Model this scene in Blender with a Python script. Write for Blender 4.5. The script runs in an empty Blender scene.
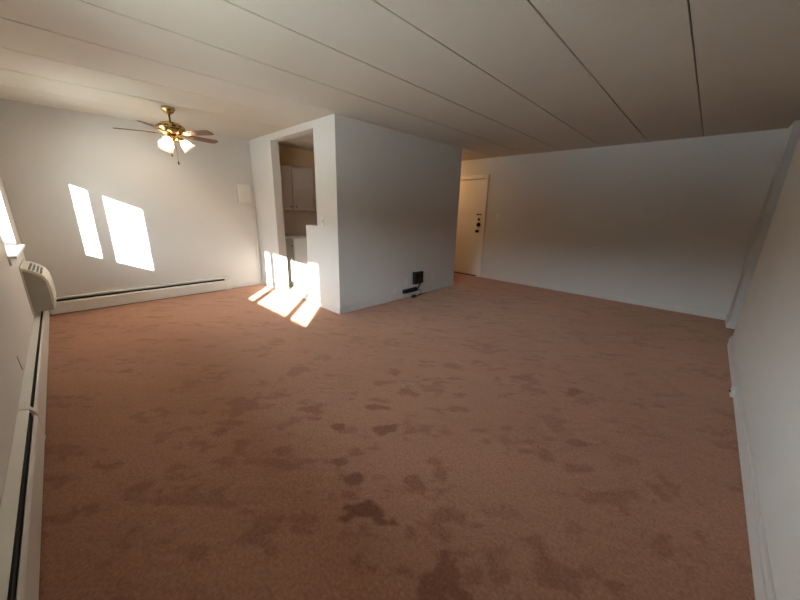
import bpy, math, random
import numpy as np
from mathutils import Vector, Matrix

scene = bpy.context.scene
COL = scene.collection
random.seed(4)

# ------------------------------------------------------------------ camera
cam_data = bpy.data.cameras.new('camera')
cam_data.sensor_fit = 'HORIZONTAL'
cam_data.sensor_width = 36.0
cam_data.lens = 36.0 * 316.57 / 800.0
cam_data.clip_start = 0.02
cam = bpy.data.objects.new('camera', cam_data)
COL.objects.link(cam)
right = Vector((0.72190, 0.69158, 0.02398))
up = Vector((-0.20523, 0.18087, 0.96185))
back = -Vector((-0.66086, 0.69929, -0.27251))
m = Matrix((right, up, back)).transposed().to_4x4()
m.translation = (0.0, 0.0, 1.382)
cam.matrix_world = m
scene.camera = cam

# ------------------------------------------------------------------ sky, sun, exposure
SUN_DIR = Vector((-1.06, 1.0, -0.435)).normalized()      # way the light travels
world = bpy.data.worlds.new('sky')
scene.world = world
world.use_nodes = True
wn = world.node_tree.nodes
wn.clear()
w_out = wn.new('ShaderNodeOutputWorld')
w_bg = wn.new('ShaderNodeBackground')
w_geo = wn.new('ShaderNodeTexCoord')
w_sep = wn.new('ShaderNodeSeparateXYZ')
w_ramp = wn.new('ShaderNodeValToRGB')          # pale horizon to blue zenith, the same all the way round
w_ramp.color_ramp.elements[0].position = 0.0
w_ramp.color_ramp.elements[0].color = (0.82, 0.91, 1.0, 1)
w_ramp.color_ramp.elements[1].position = 0.9
w_ramp.color_ramp.elements[1].color = (0.52, 0.73, 1.0, 1)
w_bg.inputs['Strength'].default_value = 6.0
world.node_tree.links.new(w_geo.outputs['Generated'], w_sep.inputs[0])
world.node_tree.links.new(w_sep.outputs['Z'], w_ramp.inputs[0])
world.node_tree.links.new(w_ramp.outputs[0], w_bg.inputs[0])
world.node_tree.links.new(w_bg.outputs[0], w_out.inputs[0])

sun_data = bpy.data.lights.new('sun', 'SUN')
sun_data.energy = 11.5
sun_data.angle = math.radians(0.55)
sun_data.color = (1.0, 0.985, 0.96)
sun = bpy.data.objects.new('sun', sun_data)
sun.rotation_euler = SUN_DIR.to_track_quat('-Z', 'Y').to_euler()
sun.location = (6, -8, 6)
COL.objects.link(sun)

vs = scene.view_settings
vs.view_transform = 'Standard'
vs.look = 'None'
vs.gamma = 1.0
vs.use_curve_mapping = False
vs.exposure = 2.0
scene.cycles.use_denoising = True
scene.cycles.diffuse_bounces = 8
scene.cycles.max_bounces = 12
scene.cycles.sample_clamp_indirect = 6.0


# ------------------------------------------------------------------ materials
def srgb(r, g, b):
    def f(c):
        c /= 255.0
        return c / 12.92 if c <= 0.04045 else ((c + 0.055) / 1.055) ** 2.4
    return (f(r), f(g), f(b), 1.0)


def material(name, col, rough=0.6, metal=0.0, var=0.0, scale=8.0, bump=0.0, bump_scale=200.0, spec=0.5,
             col2=None, detail=3.0):
    """Procedural principled material: noise mottling between two colours and a noise bump."""
    mt = bpy.data.materials.new(name)
    mt.use_nodes = True
    nt = mt.node_tree
    b = nt.nodes['Principled BSDF']
    b.inputs['Roughness'].default_value = rough
    b.inputs['Metallic'].default_value = metal
    b.inputs['Specular IOR Level'].default_value = spec
    tc = nt.nodes.new('ShaderNodeTexCoord')
    nz = nt.nodes.new('ShaderNodeTexNoise')
    nz.inputs['Scale'].default_value = scale
    nz.inputs['Detail'].default_value = detail
    nt.links.new(tc.outputs['Object'], nz.inputs['Vector'])
    mx = nt.nodes.new('ShaderNodeMix')
    mx.data_type = 'RGBA'
    c2 = col2 or tuple(c * (1.0 - var) for c in col[:3]) + (1.0,)
    mx.inputs['A'].default_value = col
    mx.inputs['B'].default_value = c2
    nt.links.new(nz.outputs['Fac'], mx.inputs['Factor'])
    nt.links.new(mx.outputs['Result'], b.inputs['Base Color'])
    if bump > 0:
        nb = nt.nodes.new('ShaderNodeTexNoise')
        nb.inputs['Scale'].default_value = bump_scale
        nb.inputs['Detail'].default_value = 2.0
        nt.links.new(tc.outputs['Object'], nb.inputs['Vector'])
        bp = nt.nodes.new('ShaderNodeBump')
        bp.inputs['Strength'].default_value = bump
        bp.inputs['Distance'].default_value = 0.004
        nt.links.new(nb.outputs['Fac'], bp.inputs['Height'])
        nt.links.new(bp.outputs['Normal'], b.inputs['Normal'])
    return mt


M = {}
M['wall'] = material('wall_paint', srgb(207, 203, 196), 0.75, var=0.05, scale=1.6, bump=0.10, bump_scale=160, spec=0.3)
M['ceiling'] = material('ceiling_paint', srgb(206, 197, 182), 0.85, var=0.06, scale=2.5, bump=0.25, bump_scale=220, spec=0.2)
M['seam'] = material('ceiling_joint', srgb(120, 108, 95), 0.9, var=0.1)
M['trim'] = material('trim_paint', srgb(208, 204, 197), 0.45, var=0.05, scale=6, bump=0.05, bump_scale=60)
M['door'] = material('door_paint', srgb(222, 212, 194), 0.42, var=0.04, scale=3, bump=0.04, bump_scale=50)
M['heater'] = material('heater_enamel', srgb(214, 208, 197), 0.4, var=0.07, scale=5, bump=0.05, bump_scale=40)
M['dark'] = material('dark_void', srgb(22, 19, 17), 0.8, var=0.3)
M['fin'] = material('aluminium_fin', srgb(70, 66, 62), 0.5, metal=0.6, var=0.2)
M['ac_front'] = material('aged_plastic_light', srgb(216, 210, 196), 0.5, var=0.06, scale=10)
M['ac_side'] = material('grey_steel_panel', srgb(158, 155, 144), 0.5, var=0.06, scale=10)
M['ac_slot'] = material('grille_slot', srgb(96, 92, 84), 0.7, var=0.2)
M['vinyl'] = material('window_vinyl', srgb(236, 234, 230), 0.4, var=0.03)
M['brass'] = material('polished_brass', srgb(214, 182, 122), 0.24, metal=1.0, var=0.12, scale=20)
M['chain'] = material('dark_brass', srgb(120, 96, 60), 0.35, metal=0.9, var=0.1)
M['black'] = material('black_plastic', srgb(20, 20, 22), 0.45, var=0.15)
M['white_plastic'] = material('white_plastic', srgb(216, 212, 204), 0.4, var=0.03)
M['cab'] = material('taupe_cabinet_paint', srgb(186, 170, 160), 0.5, var=0.06, scale=12)
M['cab_base'] = material('white_cabinet_paint', srgb(222, 220, 214), 0.45, var=0.04, scale=12)
M['cab_shaded'] = material('shaded_cabinet_panel', srgb(150, 146, 140), 0.5, var=0.06, scale=12)  # shaded version of the cabinet tone
M['counter'] = material('speckled_laminate', srgb(214, 204, 190), 0.35, scale=120, col2=srgb(150, 138, 124), detail=4)
M['splash'] = material('beige_backsplash', srgb(222, 198, 176), 0.5, var=0.08, scale=14)
M['kfloor'] = material('beige_vinyl_floor', srgb(196, 180, 162), 0.4, var=0.12, scale=9)
M['ground'] = material('pale_bounce_ground', srgb(212, 206, 194), 0.9, var=0.2, scale=0.3)  # pale on purpose, reflects sun up to the ceiling
M['steel'] = material('blackened_steel', srgb(38, 34, 30), 0.4, metal=0.7, var=0.1)
M['outer'] = material('dark_outer', srgb(74, 58, 50), 0.9, var=0.2, scale=6)  # kept dark so the added overhang and terrace return little light
M['mark'] = material('scuffed_plaster', srgb(110, 98, 88), 0.9, var=0.2, scale=30)

# wood of the fan blades: stretched noise grain
wood = material('walnut_blade', srgb(128, 84, 58), 0.4, scale=10, col2=srgb(88, 54, 36), detail=6)
nt = wood.node_tree
mp = nt.nodes.new('ShaderNodeMapping')
mp.inputs['Scale'].default_value = (1.0, 14.0, 1.0)
nz = [n for n in nt.nodes if n.type == 'TEX_NOISE'][0]
tc = [n for n in nt.nodes if n.type == 'TEX_COORD'][0]
nt.links.new(tc.outputs['Object'], mp.inputs['Vector'])
nt.links.new(mp.outputs['Vector'], nz.inputs['Vector'])
M['wood'] = wood

# carpet: vertex attribute 'wear' (crushed pile) darkens a speckled brown
cp = bpy.data.materials.new('brown_carpet')
cp.use_nodes = True
nt = cp.node_tree
b = nt.nodes['Principled BSDF']
b.inputs['Roughness'].default_value = 0.95
b.inputs['Specular IOR Level'].default_value = 0.1
b.inputs['Sheen Weight'].default_value = 0.6
b.inputs['Sheen Roughness'].default_value = 0.45
b.inputs['Sheen Tint'].default_value = srgb(226, 186, 160)
tc = nt.nodes.new('ShaderNodeTexCoord')
n1 = nt.nodes.new('ShaderNodeTexNoise')
n1.inputs['Scale'].default_value = 70.0
n1.inputs['Detail'].default_value = 6.0
n1.inputs['Roughness'].default_value = 0.75
n2 = nt.nodes.new('ShaderNodeTexNoise')
n2.inputs['Scale'].default_value = 1.3
n2.inputs['Detail'].default_value = 4.0
for n in (n1, n2):
    nt.links.new(tc.outputs['Object'], n.inputs['Vector'])
mr = nt.nodes.new('ShaderNodeMapRange')
mr.inputs['From Min'].default_value = 0.3
mr.inputs['From Max'].default_value = 0.7
nt.links.new(n1.outputs['Fac'], mr.inputs['Value'])
x1 = nt.nodes.new('ShaderNodeMix')
x1.data_type = 'RGBA'
x1.inputs['A'].default_value = srgb(136, 92, 71)
x1.inputs['B'].default_value = srgb(180, 134, 110)
nt.links.new(mr.outputs['Result'], x1.inputs['Factor'])
x2 = nt.nodes.new('ShaderNodeMix')
x2.data_type = 'RGBA'
x2.blend_type = 'MULTIPLY'
x2.inputs['B'].default_value = (0.86, 0.84, 0.82, 1)
nt.links.new(n2.outputs['Fac'], x2.inputs['Factor'])
nt.links.new(x1.outputs['Result'], x2.inputs['A'])
at = nt.nodes.new('ShaderNodeAttribute')
at.attribute_name = 'wear'
x3 = nt.nodes.new('ShaderNodeMix')
x3.data_type = 'RGBA'
x3.blend_type = 'MULTIPLY'
x3.inputs['B'].default_value = (0.40, 0.29, 0.25, 1)
nt.links.new(at.outputs['Fac'], x3.inputs['Factor'])
nt.links.new(x2.outputs['Result'], x3.inputs['A'])
nt.links.new(x3.outputs['Result'], b.inputs['Base Color'])
bp = nt.nodes.new('ShaderNodeBump')
bp.inputs['Strength'].default_value = 0.4
bp.inputs['Distance'].default_value = 0.006
nb = nt.nodes.new('ShaderNodeTexNoise')
nb.inputs['Scale'].default_value = 170.0
nb.inputs['Detail'].default_value = 4.0
nt.links.new(tc.outputs['Object'], nb.inputs['Vector'])
nt.links.new(nb.outputs['Fac'], bp.inputs['Height'])
nt.links.new(bp.outputs['Normal'], b.inputs['Normal'])
M['carpet'] = cp

# window glass: clear with a fresnel sheen
gl = bpy.data.materials.new('window_glass')
gl.use_nodes = True
nt = gl.node_tree
nt.nodes.clear()
o = nt.nodes.new('ShaderNodeOutputMaterial')
mixs = nt.nodes.new('ShaderNodeMixShader')
tr = nt.nodes.new('ShaderNodeBsdfTransparent')
tr.inputs[0].default_value = (0.94, 0.96, 0.95, 1)
gs = nt.nodes.new('ShaderNodeBsdfGlossy')
gs.inputs['Roughness'].default_value = 0.02
fr = nt.nodes.new('ShaderNodeFresnel')
fr.inputs['IOR'].default_value = 1.2
nt.links.new(fr.outputs[0], mixs.inputs[0])
nt.links.new(tr.outputs[0], mixs.inputs[1])
nt.links.new(gs.outputs[0], mixs.inputs[2])
nt.links.new(mixs.outputs[0], o.inputs[0])
M['glass'] = gl

# frosted lamp glass
fg = bpy.data.materials.new('frosted_lamp_glass')
fg.use_nodes = True
nt = fg.node_tree
nt.nodes.clear()
o = nt.nodes.new('ShaderNodeOutputMaterial')
a1 = nt.nodes.new('ShaderNodeMixShader')
a1.inputs[0].default_value = 0.6
df = nt.nodes.new('ShaderNodeBsdfDiffuse')
df.inputs[0].default_value = (0.9, 0.88, 0.84, 1)
tl = nt.nodes.new('ShaderNodeBsdfTranslucent')
tl.inputs[0].default_value = (0.95, 0.92, 0.86, 1)
nt.links.new(df.outputs[0], a1.inputs[1])
nt.links.new(tl.outputs[0], a1.inputs[2])
nt.links.new(a1.outputs[0], o.inputs[0])
M['frost'] = fg


def emitter(name, col, s):
    mt = bpy.data.materials.new(name)
    mt.use_nodes = True
    bb = mt.node_tree.nodes['Principled BSDF']
    bb.inputs['Emission Color'].default_value = col
    bb.inputs['Emission Strength'].default_value = s
    bb.inputs['Base Color'].default_value = col
    return mt


M['bulb'] = emitter('lit_bulb', (1.0, 0.87, 0.70, 1), 170.0)
M['foyer_glow'] = emitter('lit_foyer_diffuser', (1.0, 0.62, 0.32, 1), 13.0)


# ------------------------------------------------------------------ mesh helpers
class MB:
    """Collects shapes and links them as one mesh object."""
    def __init__(self):
        self.v, self.f, self.s = [], [], []

    def add(self, verts, faces, smooth=False):
        n = len(self.v)
        self.v += [tuple(p) for p in verts]
        self.f += [tuple(i + n for i in fc) for fc in faces]
        self.s += [smooth] * len(faces)
        return self

    def box(self, x0, x1, y0, y1, z0, z1):
        vs_ = [(x, y, z) for z in (z0, z1) for y in (y0, y1) for x in (x0, x1)]
        return self.add(vs_, [(0, 2, 3, 1), (4, 5, 7, 6), (0, 1, 5, 4), (2, 6, 7, 3), (0, 4, 6, 2), (1, 3, 7, 5)])

    def prism(self, prof, axis, a0, a1):
        """prof: closed 2-D polygon in the two other axes (kept in xyz order)."""
        def pt(p, a):
            q = list(p)
            q.insert(axis, a)
            return tuple(q)
        n = len(prof)
        vs_ = [pt(p, a0) for p in prof] + [pt(p, a1) for p in prof]
        fs = [tuple(range(n))[::-1], tuple(range(n, 2 * n))]
        fs += [(i, (i + 1) % n, n + (i + 1) % n, n + i) for i in range(n)]
        return self.add(vs_, fs)

    def lathe(self, prof, c, seg=24, axis=Vector((0, 0, 1)), smooth=True):
        """prof: (radius, height) pairs along axis from point c."""
        q = axis.to_track_quat('Z', 'Y')
        c = Vector(c)
        vs_, fs = [], []
        for r, h in prof:
            for k in range(seg):
                a = 2 * math.pi * k / seg
                vs_.append(c + q @ Vector((r * math.cos(a), r * math.sin(a), h)))
        for i in range(len(prof) - 1):
            for k in range(seg):
                k2 = (k + 1) % seg
                fs.append((i * seg + k, i * seg + k2, (i + 1) * seg + k2, (i + 1) * seg + k))
        if prof[0][0] > 1e-6:
            fs.append(tuple(range(seg))[::-1])
        if prof[-1][0] > 1e-6:
            fs.append(tuple(range((len(prof) - 1) * seg, len(prof) * seg)))
        return self.add(vs_, fs, smooth)

    def shell(self, prof, c, seg=24, axis=Vector((0, 0, 1))):
        """open lathe (no end caps)"""
        q = axis.to_track_quat('Z', 'Y')
        c = Vector(c)
        vs_, fs = [], []
        for r, h in prof:
            for k in range(seg):
                a = 2 * math.pi * k / seg
                vs_.append(c + q @ Vector((r * math.cos(a), r * math.sin(a), h)))
        for i in range(len(prof) - 1):
            for k in range(seg):
                k2 = (k + 1) % seg
                fs.append((i * seg + k, i * seg + k2, (i + 1) * seg + k2, (i + 1) * seg + k))
        return self.add(vs_, fs, True)

    def tube(self, pts, r, seg=8):
        pts = [Vector(p) for p in pts]
        vs_, fs = [], []
        n = len(pts)
        for i, p in enumerate(pts):
            t = (pts[min(i + 1, n - 1)] - pts[max(i - 1, 0)]).normalized()
            q = t.to_track_quat('Z', 'Y')
            for k in range(seg):
                a = 2 * math.pi * k / seg
                vs_.append(p + q @ Vector((r * math.cos(a), r * math.sin(a), 0)))
        for i in range(n - 1):
            for k in range(seg):
                k2 = (k + 1) % seg
                fs.append((i * seg + k, i * seg + k2, (i + 1) * seg + k2, (i + 1) * seg + k))
        fs.append(tuple(range(seg))[::-1])
        fs.append(tuple(range((n - 1) * seg, n * seg)))
        return self.add(vs_, fs, True)

    def build(self, name, mat, parent=None, bevel=0.0, origin=None, seg=2):
        me = bpy.data.meshes.new(name)
        off = Vector(origin) if origin is not None else Vector((0, 0, 0))
        me.from_pydata([tuple(Vector(p) - off) for p in self.v], [], self.f)
        me.polygons.foreach_set('use_smooth', self.s)
        me.materials.append(M[mat] if isinstance(mat, str) else mat)
        me.update()
        ob = bpy.data.objects.new(name, me)
        COL.objects.link(ob)
        if parent is not None:
            ob.parent = parent
            # vertices given in world space: undo every parent's offset
            p, tot = parent, Vector((0, 0, 0))
            while p is not None:
                tot += p.location
                p = p.parent
            ob.location = off - tot
        else:
            ob.location = off
        if bevel > 0:
            bv = ob.modifiers.new('bevel', 'BEVEL')
            bv.width = bevel
            bv.segments = seg
            bv.limit_method = 'ANGLE'
            bv.angle_limit = math.radians(40)
        return ob


def empty(name, loc):
    e = bpy.data.objects.new(name, None)
    e.empty_display_size = 0.1
    e.location = loc
    COL.objects.link(e)
    return e


def tag(o, label, cat, group=None):
    o['label'] = label
    o['category'] = cat
    if group:
        o['group'] = group
    return o


def struct(o, label=None):
    o['kind'] = 'structure'
    if label:
        o['label'] = label
    return o


# ------------------------------------------------------------------ room dimensions (metres)
H = 2.44
XF = -5.82          # wall behind the fan
YW = -0.36          # window wall, room side
YO = -0.60          # window wall, outer side
YK = 2.42           # kitchen partition, room side
XB = -3.40          # partition corner / side
YB = 5.09           # end of the partition block
YE = 6.245          # far wall with the door
XR = 0.43           # right wall
YH0, YH1 = 4.98, 5.82   # opening to the side hall in the right wall
XH = 2.2
TK = 0.13

# ---- floor: carpet grid with crushed patches
gx0, gx1, gy0, gy1 = XF, XH, YW, YE
NX, NY = 600, 500
xs = np.linspace(gx0, gx1, NX + 1)
ys = np.linspace(gy0, gy1, NY + 1)
GX, GY = np.meshgrid(xs, ys)
rng = np.random.default_rng(7)


def vnoise(x, y, seed):
    r = np.random.default_rng(seed).random((256, 256))
    xi, yi = np.floor(x).astype(int), np.floor(y).astype(int)
    fx, fy = x - xi, y - yi
    fx, fy = fx * fx * (3 - 2 * fx), fy * fy * (3 - 2 * fy)
    g = lambda a, c: r[a % 256, c % 256]
    return (g(xi, yi) * (1 - fx) + g(xi + 1, yi) * fx) * (1 - fy) + (g(xi, yi + 1) * (1 - fx) + g(xi + 1, yi + 1) * fx) * fy


u, w_ = GX * 0.75 + GY * 0.66, -GX * 0.66 + GY * 0.75
n = 0.42 * vnoise(u * 5 + 31, w_ * 12 + 9, 1) + 0.33 * vnoise(u * 12, w_ * 24, 2) + 0.25 * vnoise(u * 27, w_ * 38, 3)
wear = np.clip((n - 0.56) / 0.16, 0, 1) * 0.42
wear = np.maximum(wear, 0.28 * vnoise(u * 16 + 3, w_ * 45, 8) * vnoise(GX * 2, GY * 2, 9))
# single footprints and crushed spots: x, y, half length, half width, heading, strength
SPOTS = [
    (-1.258, 1.229, 0.071, 0.049, 0.795, 0.8),
    (-0.898, 0.778, 0.091, 0.074, 0.785, 0.9),
    (-1.094, 0.829, 0.05, 0.049, 0.785, 0.8),
    (-0.858, 1.066, 0.046, 0.062, 0.785, 0.6),
    (-1.456, 1.368, 0.138, 0.036, 0.798, 0.7),
    (-1.77, 0.995, 0.094, 0.066, 0.797, 0.6),
    (-2.345, 1.206, 0.095, 0.092, 0.808, 0.5),
    (-0.472, 0.79, 0.108, 0.08, 0.779, 0.7),
    (-1.491, 1.033, 0.046, 0.035, 0.793, 0.8),
    (-0.53, 2.628, 0.091, 0.059, 0.801, 0.8),
    (-0.924, 2.539, 0.08, 0.046, 0.803, 0.6),
    (-1.538, 0.668, 0.079, 0.042, 0.79, 0.5),
    (-0.283, 1.761, 0.072, 0.05, 0.795, 0.5),
    (-0.338, 2.016, 0.058, 0.041, 0.791, 0.6),
    (-0.497, 2.091, 0.077, 0.083, 0.79, 0.4),
    (-1.261, 0.983, 0.042, 0.05, 0.785, 0.5),
    (-1.238, 0.85, 0.039, 0.033, 0.794, 0.7),
    (-0.787, 1.194, 0.033, 0.076, 0.785, 0.5),
    (-0.681, 0.829, 0.035, 0.036, 0.785, 0.5),
    (-1.741, 0.496, 0.052, 0.054, 0.792, 0.5),
    (-1.968, 0.465, 0.043, 0.063, 0.802, 0.6),
    (-2.185, 0.724, 0.091, 0.068, 0.801, 0.5),
    (-1.267, 0.145, 0.037, 0.037, 0.785, 0.5),
    (-1.042, 0.368, 0.041, 0.03, 0.785, 0.4),
    (-0.663, 1.687, 0.045, 0.048, 0.793, 0.4),
    (-1.46, 2.267, 0.075, 0.06, 0.809, 0.5),
    (-0.499, 1.719, 0.061, 0.04, 0.797, 0.4),
    (-1.498, 1.647, 0.056, 0.044, 0.805, 0.6),
    (-2.396, 1.548, 0.086, 0.065, 0.814, 0.4),
    (-2.742, 0.485, 0.078, 0.087, 0.804, 0.4),
    (-2.157, 0.183, 0.065, 0.074, 0.796, 0.4),
    (-0.103, 2.027, 0.06, 0.067, 0.785, 0.3),
    (-1.087, 0.517, 0.057, 0.045, 0.785, 0.4),
    (-0.454, 1.221, 0.068, 0.045, 0.785, 0.3),
    (-0.163, 1.371, 0.046, 0.043, 0.785, 0.3),
    (-1.777, 1.8, 0.062, 0.054, 0.808, 0.6),
    (-1.394, 1.673, 0.047, 0.035, 0.801, 0.6),
    (-0.052, 2.079, 0.036, 0.049, 0.795, 0.4)]
warp = (vnoise(u * 11, w_ * 17, 5) - 0.5) * 1.5 + (vnoise(GX * 32, GY * 32, 6) - 0.5) * 0.8
for sx, sy, sl, sw, sa, st in SPOTS:
    dx, dy = GX - sx, GY - sy
    ca, sn = math.cos(sa), math.sin(sa)
    e = np.sqrt(((dx * ca + dy * sn) / sl) ** 2 + ((-dx * sn + dy * ca) / sw) ** 2) + warp
    wear = np.maximum(wear, np.clip((1.1 - e) / 0.4, 0, 1) * st * 0.85)
GZ = -0.004 * wear + (vnoise(GX * 9, GY * 9, 11) - 0.5) * 0.003
verts = np.stack([GX, GY, GZ], -1).reshape(-1, 3)
idx = np.arange((NX + 1) * (NY + 1)).reshape(NY + 1, NX + 1)
faces = np.stack([idx[:-1, :-1], idx[:-1, 1:], idx[1:, 1:], idx[1:, :-1]], -1).reshape(-1, 4)
# the kitchen has its own floor: leave the carpet out under it
fc = verts[faces].mean(1)
keep = ~((fc[:, 0] < XB) & (fc[:, 1] > YK + 0.06) & (fc[:, 1] < YB - 0.06))
faces = faces[keep]
me = bpy.data.meshes.new('floor')
me.from_pydata(verts.tolist(), [], faces.tolist())
att = me.attributes.new('wear', 'FLOAT', 'POINT')
att.data.foreach_set('value', wear.reshape(-1).astype(np.float32))
me.polygons.foreach_set('use_smooth', [True] * len(me.polygons))
me.materials.append(M['carpet'])
floor = bpy.data.objects.new('floor', me)
COL.objects.link(floor)
struct(floor, 'brown wall to wall carpet with crushed footprints')
struct(MB().box(XF - 0.2, XH + 0.1, YO, YE + 0.2, -0.25, -0.02).build('floor_slab', 'outer'), 'floor slab under the carpet')
struct(MB().box(XF, XB - TK, YK + 0.05, YB - TK, -0.02, 0.004).build('floor_kitchen', 'kfloor'), 'beige vinyl kitchen floor')

# ---- ceiling: slab with a row of long boards and open joints
ceiling = struct(MB().box(XF - 0.2, XH + 0.1, YO, YE + 0.2, H + 0.022, H + 0.2).build('ceiling', 'seam'),
                 'cream ceiling of long boards with narrow joints')
SEAM = [-0.318 + 0.604 * k for k in range(-9, 5)]
edges = [XF] + [s for s in SEAM if XF + 0.1 < s < XH - 0.1 and abs(s - 0.286) > 0.05] + [XH]
for i in range(len(edges) - 1):
    a, c = edges[i] + 0.004, edges[i + 1] - 0.004
    dz = random.uniform(-0.0015, 0.0015)
    MB().box(a, c, YW, YE, H + dz, H + 0.0215).build('ceiling_board', 'ceiling', ceiling, bevel=0.004, origin=((a + c) / 2, 3, H))

# ---- walls
# windows (opening in the wall): x from, x to; z from, to
W1 = (-2.67, -0.70)
W2 = (-5.265, -4.30)
ZS, ZT = 0.93, 1.965
mb = MB()
cuts = sorted([W1, W2])
x = XF - 0.2
for a, c in cuts:
    mb.box(x, a, YO, YW, -0.02, H)
    mb.box(a, c, YO, YW, -0.02, ZS - 0.03)
    mb.box(a, c, YO, YW, ZT, H)
    x = c
mb.box(x, XR + 0.15, YO, YW, -0.02, H)
wall_left = struct(mb.build('wall_left', 'wall'), 'off-white window wall')
MB().prism([(-3.175, 0.385), (-3.16, 0.375), (-3.20, 0.27), (-3.235, 0.262), (-3.21, 0.30)], 1, YW, YW + 0.0015).build('plaster_scuff', 'mark', wall_left)

wall_fan = struct(MB().box(XF - 0.2, XF, YW, YE + 0.2, -0.02, H).build('wall_back', 'wall'), 'white wall behind the ceiling fan')

# kitchen partition: doorway, half-height ledge, pillar
XD0, XD1, XL = -5.07, -4.17, -3.87
ZL, ZH = 1.15, 2.352
mb = MB()
mb.box(XF, XD0, YK, YK + TK, -0.02, H)
mb.box(XD0, XL, YK, YK + TK, ZH, H)
mb.box(XD1, XL, YK, YK + TK, -0.02, ZL)
mb.box(XL, XB, YK, YK + TK, -0.02, H)
struct(mb.build('wall_kitchen', 'wall'), 'white partition with the kitchen doorway and stepped half wall')
struct(MB().box(XB - TK, XB, YK + TK, YB, -0.02, H).build('wall_partition', 'wall'), 'white side of the kitchen block')
struct(MB().box(XF, XB - TK, YB - TK, YB, -0.02, H).build('wall_foyer', 'wall'), 'foyer side of the kitchen block')

# far wall with door opening
DX0, DX1, DZ = -4.46, -3.57, 2.045
mb = MB()
mb.box(XF, DX0 - 0.02, YE, YE + 0.2, -0.02, H)
mb.box(DX0 - 0.02, DX1 + 0.02, YE, YE + 0.2, DZ + 0.02, H)
mb.box(DX1 + 0.02, XH + 0.1, YE, YE + 0.2, -0.02, H)
mb.box(DX0 - 0.02, DX1 + 0.02, YE + 0.16, YE + 0.2, -0.02, DZ + 0.02)
struct(mb.build('wall_far', 'wall'), 'long far wall with the entry door')

# right wall, hall opening, short return wall
struct(MB().box(XR, XR + 0.12, YW, YH0, -0.02, H).build('wall_right', 'wall'), 'white wall on the right')
struct(MB().box(XR, XR + 0.12, YH1, YE, -0.02, H).box(XR + 0.12, XH, YH1, YH1 + 0.1, -0.02, H).build('wall_return', 'wall'),
       'short return wall past the hall opening')
struct(MB().box(XR + 0.12, XH, YH0 - 0.1, YH0, -0.02, H).box(XH, XH + 0.1, YH0 - 0.1, YH1 + 0.1, -0.02, H).build('wall_hall', 'wall'),
       'side hall wall')

# ---- baseboards
def board(name, pts_box, label):
    mb = MB()
    for bx in pts_box:
        mb.box(*bx)
    return struct(mb.build(name, 'trim', bevel=0.005), label)


board('baseboard_right', [(XR - 0.014, XR, YW, YH0, 0, 0.115), (XR - 0.020, XR - 0.014, YW, YH0 - 0.002, 0, 0.09)], 'white baseboard along the right wall')
board('baseboard_return', [(XR - 0.014, XR, YH1 - 0.014, YE - 0.014, 0, 0.10), (XR, XH, YH1 - 0.014, YH1, 0, 0.10)], 'white baseboard on the return wall')
board('baseboard_far', [(DX1 + 0.09, XR - 0.014, YE - 0.014, YE, 0, 0.085)], 'low white baseboard along the far wall')
board('baseboard_partition', [(XB, XB + 0.014, YK - 0.014, YB + 0.014, 0, 0.09), (XB - 0.3, XB, YB, YB + 0.014, 0, 0.09)], 'white baseboard along the kitchen block')
board('baseboard_kitchen', [(XD1, XB, YK - 0.014, YK, 0, 0.075), (XF, XD0, YK - 0.012, YK, 0, 0.075)], 'white baseboard along the kitchen partition')
board('baseboard_back', [(XF, XF + 0.012, 1.86, YK - 0.012, 0, 0.075)], 'white baseboard beside the wall heater')

# ---- windows
def window(name, a, c, panes, label):
    cx = (a + c) / 2
    e = empty(name, (cx, YW, ZS))
    struct(e, label)
    fy0, fy1 = YO + 0.04, YO + 0.10          # frame depth; glass at YO + 0.07
    zf0, zf1 = ZS, ZT
    zb, zt = 1.015, 1.905
    fr = MB()
    fr.box(a, c, fy0, fy1, zf0, zb - 0.03)
    fr.box(a, c, fy0, fy1, zt + 0.03, zf1)
    lo, hi = min(p[0] for p in panes), max(p[1] for p in panes)
    fr.box(a, lo - 0.02, fy0, fy1, zf0, zf1)
    fr.box(hi + 0.02, c, fy0, fy1, zf0, zf1)
    fr.build('frame', 'vinyl', e, bevel=0.004)
    ps = sorted(panes)
    for i in range(len(ps) - 1):
        MB().box(ps[i][1] + 0.02, ps[i + 1][0] - 0.02, fy0 - 0.004, fy1 + 0.004, zb - 0.03, zt + 0.03).build('mullion', 'vinyl', e, bevel=0.003)
    for p0, p1 in ps:
        s = MB()
        yy0, yy1 = fy0 + 0.01, fy1 - 0.01
        s.box(p0 - 0.02, p0, yy0, yy1, zb - 0.03, zt + 0.03)
        s.box(p1, p1 + 0.02, yy0, yy1, zb - 0.03, zt + 0.03)
        s.box(p0, p1, yy0, yy1, zb - 0.03, zb)
        s.box(p0, p1, yy0, yy1, zt, zt + 0.03)
        sash = s.build('sash', 'vinyl', e)
        MB().box(p0, p1, YO + 0.068, YO + 0.072, zb, zt).build('pane', 'glass', sash)
    sl = MB()
    sl.box(a, c, YO + 0.10, YW, ZS - 0.03, ZS)
    sl.box(a - 0.11, c + 0.09, YW, YW + 0.055, ZS - 0.025, ZS)
    sl.build('sill', 'vinyl', e, bevel=0.004)
    MB().box(a - 0.08, c + 0.06, YW, YW + 0.014, ZS - 0.085, ZS - 0.025).build('apron', 'trim', e, bevel=0.003)
    return e


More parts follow.
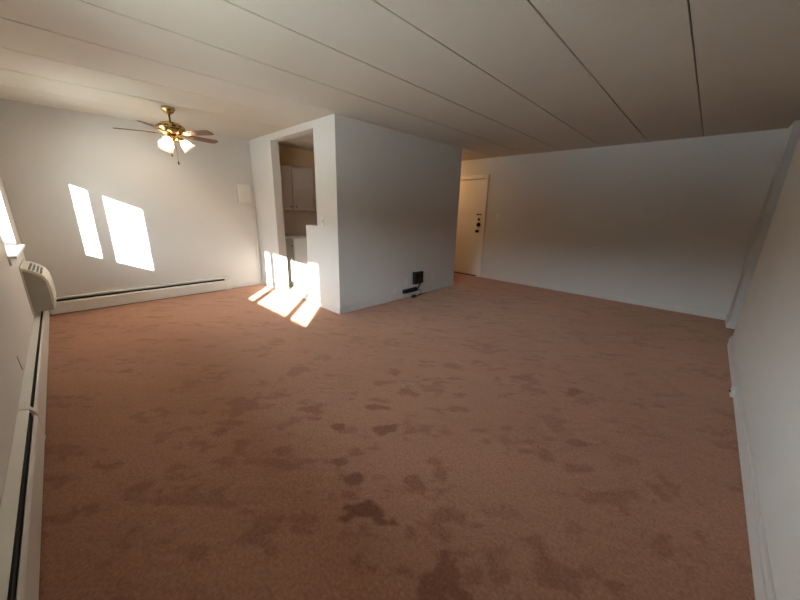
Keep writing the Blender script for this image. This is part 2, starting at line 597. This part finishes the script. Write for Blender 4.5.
GY_ = YO + 0.07      # glass plane; sun offsets below are taken from there
k = 1.06
def pane_from_fan(ya, yb):      # edges of a sun patch on the fan wall -> pane
    return (XF + k * (ya - GY_), XF + k * (yb - GY_))
def pane_from_floor(xa, xb, y=1.845):
    return (xa + k * (y - GY_), xb + k * (y - GY_))
window('window_1', *W1, [(-2.62, pane_from_floor(-4.80, 0)[0]), pane_from_floor(-4.70, -3.785), pane_from_floor(-3.70, -3.245)],
       'wide three-pane window beside the camera')
window('window_2', *W2, [(-5.235, XF + k * (0.333 - GY_)), (XF + k * (0.43 - GY_), XF + k * (0.88 - GY_))],
       'white two-pane window above the wall unit')

# ---- entry door
d = empty('door_1', ((DX0 + DX1) / 2, YE, 0))
struct(d, 'cream entry door with dark locks in a plain casing')
MB().box(DX0, DX1, YE + 0.012, YE + 0.055, 0.022, DZ).build('leaf', 'door', d, bevel=0.003)
cs = MB()
for a, c in ((DX0 - 0.095, DX0 - 0.005), (DX1 + 0.005, DX1 + 0.095)):
    cs.box(a, c, YE - 0.018, YE, 0.0, DZ + 0.005)
cs.box(DX0 - 0.095, DX1 + 0.095, YE - 0.018, YE, DZ + 0.005, DZ + 0.095)
cs.build('casing', 'door', d, bevel=0.006)
MB().box(DX0, DX1, YE + 0.0, YE + 0.16, 0.0, 0.016).build('threshold', 'steel', d)
hx = DX1 - 0.065
kn = MB()
kn.lathe([(0.032, 0), (0.032, 0.008), (0.012, 0.012), (0.011, 0.035), (0.026, 0.045), (0.031, 0.058), (0.024, 0.07), (0.0, 0.073)],
         (hx - 0.005, YE + 0.012, 0.985), 16, Vector((0, -1, 0)))
kn.build('knob', 'steel', d)
db = MB()
db.lathe([(0.045, 0), (0.045, 0.02), (0.036, 0.032), (0.0, 0.034)], (hx + 0.005, YE + 0.012, 1.125), 20, Vector((0, -1, 0)))
db.box(hx - 0.003, hx + 0.013, YE - 0.05, YE - 0.02, 1.10, 1.15)
db.build('deadbolt', 'steel', d)
MB().lathe([(0.026, 0), (0.026, 0.012), (0.02, 0.02), (0.0, 0.021)], (hx, YE + 0.012, 1.235), 16, Vector((0, -1, 0))).build('upper_lock', 'steel', d)
lt = MB().box(hx - 0.045, hx + 0.06, YE - 0.01, YE + 0.012, 1.325, 1.345).box(hx - 0.045, hx - 0.025, YE - 0.026, YE - 0.01, 1.318, 1.352)
lt.build('swing_latch', 'steel', d, bevel=0.003)

# ------------------------------------------------------------------ baseboard heaters
def heater(name, origin, length, place, label, cap_lo=True, cap_hi=True, splice=None, gap=0.014):
    """Built along +s from origin; place(s, depth, z) -> world."""
    e = empty(name, origin)
    tag(e, label, 'heater', 'baseboard heaters')

    def pr(prof, s0, s1, nm, mat, bevel=0.0, parent=e):
        n_ = len(prof)
        vs_ = [place(s0, q[0], q[1]) for q in prof] + [place(s1, q[0], q[1]) for q in prof]
        fs = [tuple(range(n_))[::-1], tuple(range(n_, 2 * n_))] + [(i, (i + 1) % n_, n_ + (i + 1) % n_, n_ + i) for i in range(n_)]
        b_ = MB().add(vs_, fs)
        o_ = b_.build(nm, mat, parent, bevel=bevel)
        import bmesh
        bm = bmesh.new()
        bm.from_mesh(o_.data)
        bmesh.ops.recalc_face_normals(bm, faces=bm.faces[:])
        bm.to_mesh(o_.data)
        bm.free()
        return o_
    # back plate with a hood that leans out at the top
    pr([(0.0, 0.0), (0.004, 0.0), (0.004, 0.205), (0.040, 0.213), (0.043, 0.219), (0.003, 0.232), (0.0, 0.232)], 0.0, length, 'back_plate', 'heater')
    cuts_ = [0.0] + ([splice] if splice else []) + [length]
    for i in range(len(cuts_) - 1):
        g = 0.004
        up_ = 0.014 * i
        pr([(0.060, 0.012), (0.064, 0.012), (0.064, 0.160 + up_), (0.058, 0.176 + up_), (0.053, 0.180 + up_), (0.050, 0.177 + up_), (0.060, 0.157 + up_)],
           cuts_[i] + g, cuts_[i + 1] - g, 'front_panel', 'heater')
    pr([(0.012, 0.05), (0.05, 0.05), (0.044, 0.196), (0.006, 0.196)], 0.06, length - 0.06, 'element_dark_fill', 'dark')  # element drawn as a tall dark block, painting the shade inside the slot
    pr([(0.004, 0.005), (0.057, 0.005), (0.057, 0.011), (0.004, 0.011)], 0.02, length - 0.02, 'bottom_channel', 'dark')
    if splice:
        pr([(0.0, 0.0), (0.066, 0.0), (0.0665, 0.176), (0.058, 0.199), (0.044, 0.224), (0.003, 0.235), (0.0, 0.235)],
           splice - 0.004, splice + 0.035, 'splice_plate', 'heater', 0.002)
    for on_, s0, s1 in ((cap_lo, 0.0, 0.09), (cap_hi, length - 0.09, length)):
        if on_:
            pr([(0.0, 0.0), (0.067, 0.0), (0.067, 0.178), (0.058, 0.2), (0.044, 0.224), (0.003, 0.235), (0.0, 0.235)], s0, s1, 'end_cap', 'heater', 0.003)
    return e


heater('baseboard_heater', (-2.6, YW, 0), 6.15,
       lambda s, dd, z: (0.36 - s, YW + dd, z),
       'long cream baseboard heater under the windows, with a splice seam', True, False, splice=3.0)
heater('baseboard_heater', (XF, 0.8, 0), 2.13,
       lambda s, dd, z: (XF + dd, -0.28 + s, z * 0.93),
       'cream baseboard heater on the wall behind the ceiling fan', False, True)

# ------------------------------------------------------------------ wall air conditioner
AX1, AX0 = -4.85, -5.52      # near side, far side
ac = empty('air_conditioner', ((AX0 + AX1) / 2, YW, 0.30))
tag(ac, 'cream and grey wall air conditioner below the window sill', 'air conditioner')
def acp(y0, pts):
    return [(YW + a, z) for a, z in pts]
side = acp(0, [(0.0, 0.278), (0.150, 0.278), (0.152, 0.45), (0.150, 0.585), (0.128, 0.632), (0.085, 0.672), (0.04, 0.70), (0.0, 0.715)])
MB().prism(side, 0, AX0 + 0.02, AX1 - 0.004).build('housing', 'ac_side', ac, bevel=0.006)
skin = [(0.148, 0.274), (0.162, 0.278), (0.176, 0.40), (0.178, 0.50), (0.170, 0.585), (0.148, 0.645), (0.100, 0.693), (0.045, 0.724), (0.0, 0.738),
        (0.0, 0.716), (0.04, 0.702), (0.085, 0.674), (0.128, 0.634), (0.151, 0.586), (0.153, 0.45), (0.151, 0.278)]
MB().prism(acp(0, skin), 0, AX0, AX1).build('front_cover', 'ac_front', ac, bevel=0.003)
# discharge grille on the sloping top
ga, gb = Vector((0, YW + 0.050, 0.7225)), Vector((0, YW + 0.142, 0.653))
nrm = Vector((0, (ga.z - gb.z), (gb.y - ga.y))).normalized()
for i in range(4):
    t0, t1 = ga.lerp(gb, i / 4 + 0.02), ga.lerp(gb, i / 4 + 0.16)
    pts = []
    for x_ in (AX0 + 0.20, AX1 - 0.05):
        for p_ in (t0, t1):
            for h_ in (0.0, 0.009):
                pts.append((x_, p_.y + nrm.y * h_, p_.z + nrm.z * h_))
    MB().add(pts, [(0, 1, 3, 2), (4, 6, 7, 5), (0, 4, 5, 1), (2, 3, 7, 6), (1, 5, 7, 3), (0, 2, 6, 4)]).build('grille_slot', 'ac_slot', ac)
for i in range(5):
    MB().box(AX0 + 0.03, AX1 - 0.03, YW + 0.172, YW + 0.181, 0.345 + 0.038 * i, 0.36 + 0.038 * i).build('intake_louver', 'ac_front', ac)
MB().box(AX0 - 0.02, AX1 + 0.02, YW, YW + 0.012, 0.258, 0.272).box(AX0 - 0.02, AX1 + 0.02, YW, YW + 0.012, 0.74, 0.755)\
    .box(AX0 - 0.02, AX0, YW, YW + 0.012, 0.272, 0.74).box(AX1, AX1 + 0.02, YW, YW + 0.012, 0.272, 0.74).build('wall_sleeve', 'trim', ac)

# ------------------------------------------------------------------ ceiling fan
FX, FY = -4.70, 1.08
fan = empty('ceiling_fan', (FX, FY, H))
tag(fan, 'brass five-blade ceiling fan with three lit glass shades', 'ceiling fan')
MB().lathe([(0.066, 0.0), (0.068, -0.012), (0.062, -0.03), (0.045, -0.055), (0.026, -0.068), (0.0, -0.07)], (FX, FY, H - 0.002), 28).build('canopy', 'brass', fan)
MB().lathe([(0.011, 0), (0.011, -0.10), (0.022, -0.102), (0.024, -0.125), (0.0, -0.127)], (FX, FY, H - 0.065), 16).build('downrod', 'brass', fan)
MB().lathe([(0.02, 0.085), (0.05, 0.083), (0.095, 0.070), (0.128, 0.045), (0.140, 0.018), (0.138, 0.008), (0.130, 0.0), (0.132, -0.012),
            (0.122, -0.030), (0.098, -0.044), (0.07, -0.052), (0.05, -0.055), (0.0, -0.056)], (FX, FY, 2.205), 36).build('motor_housing', 'brass', fan)
for i in range(12):
    a = 2 * math.pi * i / 12
    c = Vector((FX + 0.137 * math.cos(a), FY + 0.137 * math.sin(a), 2.234))
    t = Vector((-math.sin(a), math.cos(a), 0))
    r_ = Vector((math.cos(a), math.sin(a), 0))
    pts = []
    for s_ in (-0.017, 0.017):
        for h_ in (-0.008, 0.008):
            for q_ in (-0.012, 0.001):
                pts.append(c + t * s_ + Vector((0, 0, h_)) + r_ * (q_ - 0.006 * (h_ > 0)))
    MB().add(pts, [(0, 1, 3, 2), (4, 6, 7, 5), (0, 4, 5, 1), (2, 3, 7, 6), (1, 5, 7, 3), (0, 2, 6, 4)]).build('vent_slot', 'dark', fan)
BL = [32, 104, 176, 248, 320]
for ang in BL:
    a = math.radians(ang)
    R_ = Matrix.Translation((FX, FY, 2.168)) @ Matrix.Rotation(a, 4, 'Z') @ Matrix.Rotation(math.radians(-12), 4, 'X')
    prof = [(0.17, -0.042), (0.22, -0.05), (0.34, -0.056), (0.46, -0.060), (0.505, -0.056), (0.525, -0.035), (0.530, 0.0),
            (0.525, 0.035), (0.505, 0.056), (0.46, 0.060), (0.34, 0.056), (0.22, 0.05), (0.17, 0.042)]
    n_ = len(prof)
    vs_ = [(x_, y_, z_) for z_ in (-0.003, 0.003) for x_, y_ in prof]
    fs = [tuple(range(n_))[::-1], tuple(range(n_, 2 * n_))] + [(i, (i + 1) % n_, n_ + (i + 1) % n_, n_ + i) for i in range(n_)]
    bl = MB().add(vs_, fs).build('blade', 'wood', fan, bevel=0.001)
    bl.matrix_local = Matrix.Translation(-Vector(fan.location)) @ R_
    ir = MB()
    ip = [(0.10, -0.018), (0.15, -0.012), (0.175, -0.035), (0.225, -0.038), (0.24, 0.0), (0.225, 0.038), (0.175, 0.035), (0.15, 0.012), (0.10, 0.018)]
    n_ = len(ip)
    vs_ = [(x_, y_, z_ - 0.0065) for z_ in (-0.003, 0.003) for x_, y_ in ip]
    fs = [tuple(range(n_))[::-1], tuple(range(n_, 2 * n_))] + [(i, (i + 1) % n_, n_ + (i + 1) % n_, n_ + i) for i in range(n_)]
    io = ir.add(vs_, fs).build('blade_iron', 'brass', bl)
    io.location = (0, 0, 0)
MB().lathe([(0.045, 0.0), (0.058, -0.012), (0.060, -0.03), (0.048, -0.05), (0.03, -0.062), (0.012, -0.07), (0.0, -0.082)], (FX, FY, 2.150), 24).build('light_fitter', 'brass', fan)
for ang in (-40, 80, 200):
    a = math.radians(ang)
    out = Vector((math.cos(a), math.sin(a), 0))
    ax = (out * 0.62 + Vector((0, 0, -0.78))).normalized()
    p0 = Vector((FX, FY, 2.118)) + out * 0.045
    p1 = p0 + out * 0.035 + Vector((0, 0, -0.004))
    arm = MB().tube([p0, p0 + out * 0.02 + Vector((0, 0, 0.002)), p1], 0.011, 10)
    arm.lathe([(0.020, -0.012), (0.027, 0.0), (0.029, 0.018), (0.026, 0.02), (0.0, 0.02)], p1, 18, ax)
    arm.build('lamp_arm', 'brass', fan)
    sh = MB().shell([(0.026, 0.012), (0.034, 0.022), (0.050, 0.045), (0.056, 0.065), (0.058, 0.085), (0.066, 0.105), (0.078, 0.120),
                     (0.076, 0.121), (0.064, 0.107), (0.055, 0.086), (0.053, 0.066), (0.047, 0.046), (0.031, 0.024), (0.023, 0.013)], p1, 28, ax)
    so = sh.build('glass_shade', 'frost', fan)
    MB().lathe([(0.0, 0.02), (0.013, 0.022), (0.014, 0.04), (0.022, 0.062), (0.025, 0.078), (0.019, 0.096), (0.0, 0.104)], p1, 16, ax).build('bulb', 'bulb', so)
for (ox, oy, zz) in ((0.02, -0.035, 1.935), (-0.01, 0.025, 1.855)):
    c = MB().tube([(FX + ox, FY + oy, 2.10), (FX + ox, FY + oy, zz + 0.02)], 0.0016, 6).build('pull_chain', 'chain', fan)
    MB().lathe([(0.0, 0.022), (0.006, 0.02), (0.010, 0.006), (0.010, -0.006), (0.006, -0.016), (0.0, -0.018)], (FX + ox, FY + oy, zz), 12).build('fob', 'chain', c)

# foyer lamp (round the corner, above the entry door)
fl = empty('foyer_lamp', (-4.75, 5.62, H))
tag(fl, 'warm flush ceiling lamp in the entry foyer', 'lamp')
MB().lathe([(0.14, 0.0), (0.15, -0.02), (0.14, -0.03), (0.0, -0.03)], (-4.75, 5.62, H - 0.003), 28).build('base', 'brass', fl)
MB().lathe([(0.132, -0.031), (0.128, -0.06), (0.10, -0.09), (0.05, -0.105), (0.0, -0.11)], (-4.75, 5.62, H), 28).build('diffuser', 'foyer_glow', fl)

# ------------------------------------------------------------------ kitchen seen through the doorway
XU = -5.47
XK = XF + 0.011
M['tan'] = material('tan_kitchen_wall', srgb(226, 190, 146), 0.7, var=0.05, scale=2)
struct(MB().box(XF + 0.0005, XK - 0.0005, YK + TK, YB - TK, 0.005, H).build('wall_kitchen_back', 'tan'), 'tan kitchen wall behind the cabinets')  # thin tan sheet over the plain wall
def cab_door(x, y0, y1, z0, z1, mat, parent, knob_y=None, knob_z=None):
    dd = MB().box(x, x + 0.019, y0, y1, z0, z1).build('door', mat, parent, bevel=0.003)
    fw = 0.055
    rl = MB()
    rl.box(x + 0.019, x + 0.026, y0 + 0.004, y0 + fw, z0 + 0.004, z1 - 0.004)
    rl.box(x + 0.019, x + 0.026, y1 - fw, y1 - 0.004, z0 + 0.004, z1 - 0.004)
    rl.box(x + 0.019, x + 0.026, y0 + fw, y1 - fw, z0 + 0.004, z0 + fw)
    rl.box(x + 0.019, x + 0.026, y0 + fw, y1 - fw, z1 - fw, z1 - 0.004)
    rl.build('door_frame', mat, dd, bevel=0.002)
    if knob_y is not None:
        MB().lathe([(0.006, 0), (0.006, 0.014), (0.014, 0.02), (0.012, 0.028), (0.0, 0.03)], (x + 0.026, knob_y, knob_z), 12, Vector((1, 0, 0))).build('knob', 'chain', dd)
    return dd


def cabinet(name, y0, y1, z0, z1, x1, mat, label, kz, kside, toe=False, mdoor=None):
    e = empty(name, (XK, (y0 + y1) / 2, z0))
    tag(e, label, 'cabinet', 'kitchen cabinets')
    bb = MB()
    if toe:
        bb.box(XK, x1 - 0.06, y0, y1, z0, z0 + 0.09)
        bb.box(XK, x1, y0, y1, z0 + 0.09, z1)
    else:
        bb.box(XK, x1, y0, y1, z0, z1)
    bb.build('body', mat, e, bevel=0.002)
    zz0 = z0 + (0.10 if toe else 0.006)
    cab_door(x1 + 0.001, y0 + 0.004, y1 - 0.004, zz0, z1 - 0.006, mdoor or mat, e, (y0 + 0.045) if kside < 0 else (y1 - 0.045), kz)
    return e


cabinet('wall_cabinet', 2.56, 2.93, 1.335, 2.09, XU, 'cab', 'taupe kitchen wall cabinet nearest the doorway jamb', 1.40, 1)
cabinet('wall_cabinet', 2.94, 3.385, 1.335, 2.09, XU, 'cab', 'wide taupe kitchen wall cabinet in the middle of the doorway', 1.40, -1)
cabinet('wall_cabinet', 3.395, 3.85, 1.335, 2.09, XU, 'cab', 'taupe kitchen wall cabinet cut off by the pillar', 1.40, 1)
cabinet('base_cabinet', 2.56, 2.77, 0.004, 0.862, -5.24, 'cab_shaded', 'narrow base cabinet beside the doorway jamb, shade painted in as grey', 0.74, 1, True)  # grey colour stands in for shade on the cabinet end
cabinet('base_cabinet', 2.78, 3.24, 0.004, 0.862, -5.24, 'cab_base', 'white kitchen base cabinet next to the narrow shade-toned one', 0.76, 1, True)
cabinet('base_cabinet', 3.25, 3.71, 0.004, 0.862, -5.24, 'cab_base', 'white kitchen base cabinet farthest from the doorway, behind the half wall', 0.76, -1, True)
ct = MB().box(XK, -5.195, 2.555, 3.9, 0.865, 0.905).build('countertop', 'counter', bevel=0.006)
tag(ct, 'speckled beige laminate kitchen countertop on the base cabinets', 'countertop')
bs = MB().box(XK, XK + 0.012, 2.555, 3.9, 0.906, 1.33).build('backsplash', 'splash')
tag(bs, 'plain beige backsplash above the kitchen counter', 'backsplash')
e = empty('outlet', (XK + 0.012, 2.86, 1.16))
tag(e, 'small outlet plate on the kitchen backsplash', 'outlet')
MB().box(XK + 0.0125, XK + 0.018, 2.825, 2.895, 1.10, 1.215).build('plate', 'cab', e, bevel=0.002)
for z in (1.135, 1.18):
    MB().box(XK + 0.018, XK + 0.020, 2.845, 2.875, z - 0.014, z + 0.014).build('socket', 'dark', e)

# ------------------------------------------------------------------ plates, wires and boxes on the walls
def plate(name, pos, axis, w, h, label, cat, kind='outlet', mat='white_plastic'):
    """axis: 'x+' plate faces +x, 'y-' faces -y, 'x-' faces -x"""
    e = empty(name, pos)
    tag(e, label, cat)
    px, py, pz = pos

    def bx(a0, a1, z0, z1, d0, d1):
        if axis == 'x+':
            return MB().box(px + d0, px + d1, py + a0, py + a1, pz + z0, pz + z1)
        if axis == 'x-':
            return MB().box(px - d1, px - d0, py + a0, py + a1, pz + z0, pz + z1)
        return MB().box(px + a0, px + a1, py - d1, py - d0, pz + z0, pz + z1)
    bx(-w / 2, w / 2, -h / 2, h / 2, 0.0005, 0.006).build('plate', mat, e, bevel=0.002)
    if kind == 'outlet':
        for zc in (-0.021, 0.021):
            s = bx(-0.016, 0.016, zc - 0.014, zc + 0.014, 0.006, 0.0075).build('socket', mat, e, bevel=0.001)
            for o_ in (-0.006, 0.006):
                bx(o_ - 0.0015, o_ + 0.0015, zc - 0.003, zc + 0.007, 0.0075, 0.008).build('slot', 'dark', s)
    elif kind == 'switch':
        bx(-0.006, 0.006, -0.012, 0.014, 0.006, 0.017).build('toggle', mat, e, bevel=0.002)
    return e


plate('light_switch', (-3.735, YK, 1.215), 'y-', 0.072, 0.115, 'white light switch on the pillar beside the kitchen opening', 'light switch', 'switch')
plate('light_switch', (-3.20, YE, 1.31), 'y-', 0.072, 0.115, 'white light switch on the far wall right of the door', 'light switch', 'switch')
plate('outlet', (XB, 4.40, 0.30), 'x+', 0.072, 0.115, 'white wall outlet right of the black router', 'outlet')
plate('outlet', (XB, 3.74, 0.27), 'x+', 0.072, 0.115, 'white wall outlet left of the black router', 'outlet')
plate('outlet', (XB, 3.47, 0.155), 'x+', 0.05, 0.075, 'tiny white jack plate low beside the power strip', 'outlet', 'plain')

# white panel and cable cover on the fan wall
wp = empty('door_chime', (XF, 2.24, 1.44))
tag(wp, 'white rectangular box on the wall near the corner', 'wall box')
MB().box(XF + 0.0005, XF + 0.055, 2.135, 2.345, 1.44, 1.735).build('cover', 'white_plastic', wp, bevel=0.006)
MB().box(XF + 0.055, XF + 0.058, 2.145, 2.335, 1.45, 1.725).build('front_plate', 'white_plastic', wp, bevel=0.001)
tag(MB().box(XF + 0.0005, XF + 0.022, 2.372, 2.398, 0.0, 1.37).build('cable_cover', 'trim', bevel=0.004),
    'thin white vertical cable cover in the corner by the kitchen partition', 'cable cover')

# black router on the partition, power strip and wires
rt = empty('router', (XB, 3.99, 0.205))
tag(rt, 'square black router box fixed to the partition wall', 'router')
MB().box(XB + 0.012, XB + 0.055, 3.875, 4.105, 0.205, 0.405).build('case', 'black', rt, bevel=0.008)
MB().box(XB + 0.0005, XB + 0.012, 3.95, 4.03, 0.27, 0.34).build('bracket', 'steel', rt)
for i in range(5):
    MB().box(XB + 0.055, XB + 0.057, 3.89, 4.09, 0.235 + 0.03 * i, 0.241 + 0.03 * i).build('vent_rib', 'steel', rt)
ps = empty('power_strip', (XB + 0.06, 3.80, 0.10))
tag(ps, 'black power strip lying tilted along the top of the baseboard', 'power strip')
bar = MB().box(XB + 0.016, XB + 0.072, 3.63, 3.95, 0.088, 0.150)
bar.build('body', 'black', ps, bevel=0.008)
for i in range(5):
    MB().box(XB + 0.027, XB + 0.061, 3.67 + i * 0.05, 3.70 + i * 0.05, 0.150, 0.153).build('socket', 'steel', ps)
MB().box(XB + 0.035, XB + 0.055, 3.915, 3.935, 0.150, 0.158).build('rocker', 'dark', ps, bevel=0.002)
wr = MB().tube([(XB + 0.035, 4.03, 0.205), (XB + 0.05, 4.02, 0.18), (XB + 0.045, 4.0, 0.14), (XB + 0.05, 3.965, 0.118), (XB + 0.05, 3.95, 0.116)], 0.009, 8)
tag(wr.build('power_cable', 'black'), 'thick black cable running from router down to power strip', 'cable')
wr = MB().tube([(XB + 0.073, 3.92, 0.11), (XB + 0.09, 3.99, 0.11), (XB + 0.10, 4.01, 0.06), (XB + 0.10, 3.97, 0.02), (XB + 0.11, 3.90, 0.010),
                (XB + 0.10, 3.86, 0.012)], 0.005, 8)
cbl = wr.build('looped_cable', 'black')
tag(cbl, 'thin black cable looping from power strip to the carpet', 'cable')
pg = empty('power_adapter', (XB + 0.10, 3.82, 0.0))
tag(pg, 'small black power adapter on the carpet below the power strip', 'adapter')
MB().box(XB + 0.075, XB + 0.125, 3.785, 3.86, 0.001, 0.05).build('case', 'black', pg, bevel=0.01)
MB().box(XB + 0.09, XB + 0.11, 3.775, 3.785, 0.015, 0.035).build('strain_relief', 'steel', pg, bevel=0.003)
tag(MB().tube([(XB + 0.03, 4.02, 0.008), (XB + 0.05, 4.08, 0.008), (XB + 0.045, 4.15, 0.008), (XB + 0.03, 4.22, 0.008)], 0.007, 8).build('loose_cable', 'black'),
    'short loose black cable end on the carpet right of the adapter', 'cable')

# coax jack on the right baseboard
cj = empty('coax_jack', (XR - 0.020, 3.47, 0.055))
tag(cj, 'small white cable jack on the right baseboard', 'cable jack')
MB().box(XR - 0.045, XR - 0.0202, 3.43, 3.51, 0.02, 0.085).build('box', 'white_plastic', cj, bevel=0.004)
MB().lathe([(0.009, 0.0), (0.009, 0.004), (0.005, 0.004), (0.005, 0.010), (0.0, 0.010)], (XR - 0.045, 3.47, 0.054), 12, Vector((-1, 0, 0))).build('connector', 'dark', cj)

# unseen outside, added to shape the window light: overhang, pale ground, terrace
struct(MB().box(XF - 6, XH + 8, YO - 1.25, YO, 2.50, 2.64).build('eave_sky_shade', 'outer'), 'unseen roof overhang added to cut steep sky light')  # added overhang, darkens the carpet close to the window wall
struct(MB().box(-60, 60, -60, YO, -0.7, -0.45).build('ground_bounce', 'ground'), 'unseen ground outside, made pale to bounce light indoors')  # unseen ground, its pale tone lifts the ceiling light
mb = MB()
for i in range(9):      # unseen terrace, added to keep low sky light off the far wall
    x0 = -52 + i * 11.5
    mb.box(x0, x0 + 11.5, -34, -28 - 0.6 * (i % 2), -0.45, 5.6 + 0.35 * (i % 3))
nb_ = struct(mb.build('terrace_sky_block', 'outer'), 'unseen dark terrace added to block low sky light')
for i in range(9):
    x0 = -52 + i * 11.5
    yy = -28 - 0.6 * (i % 2)
    for zc in (1.2, 3.9):
        for xc in (2.5, 5.7, 9.0):
            MB().box(x0 + xc - 0.6, x0 + xc + 0.6, yy - 0.05, yy + 0.04, zc - 0.7, zc + 0.7).build('window', 'dark', nb_)
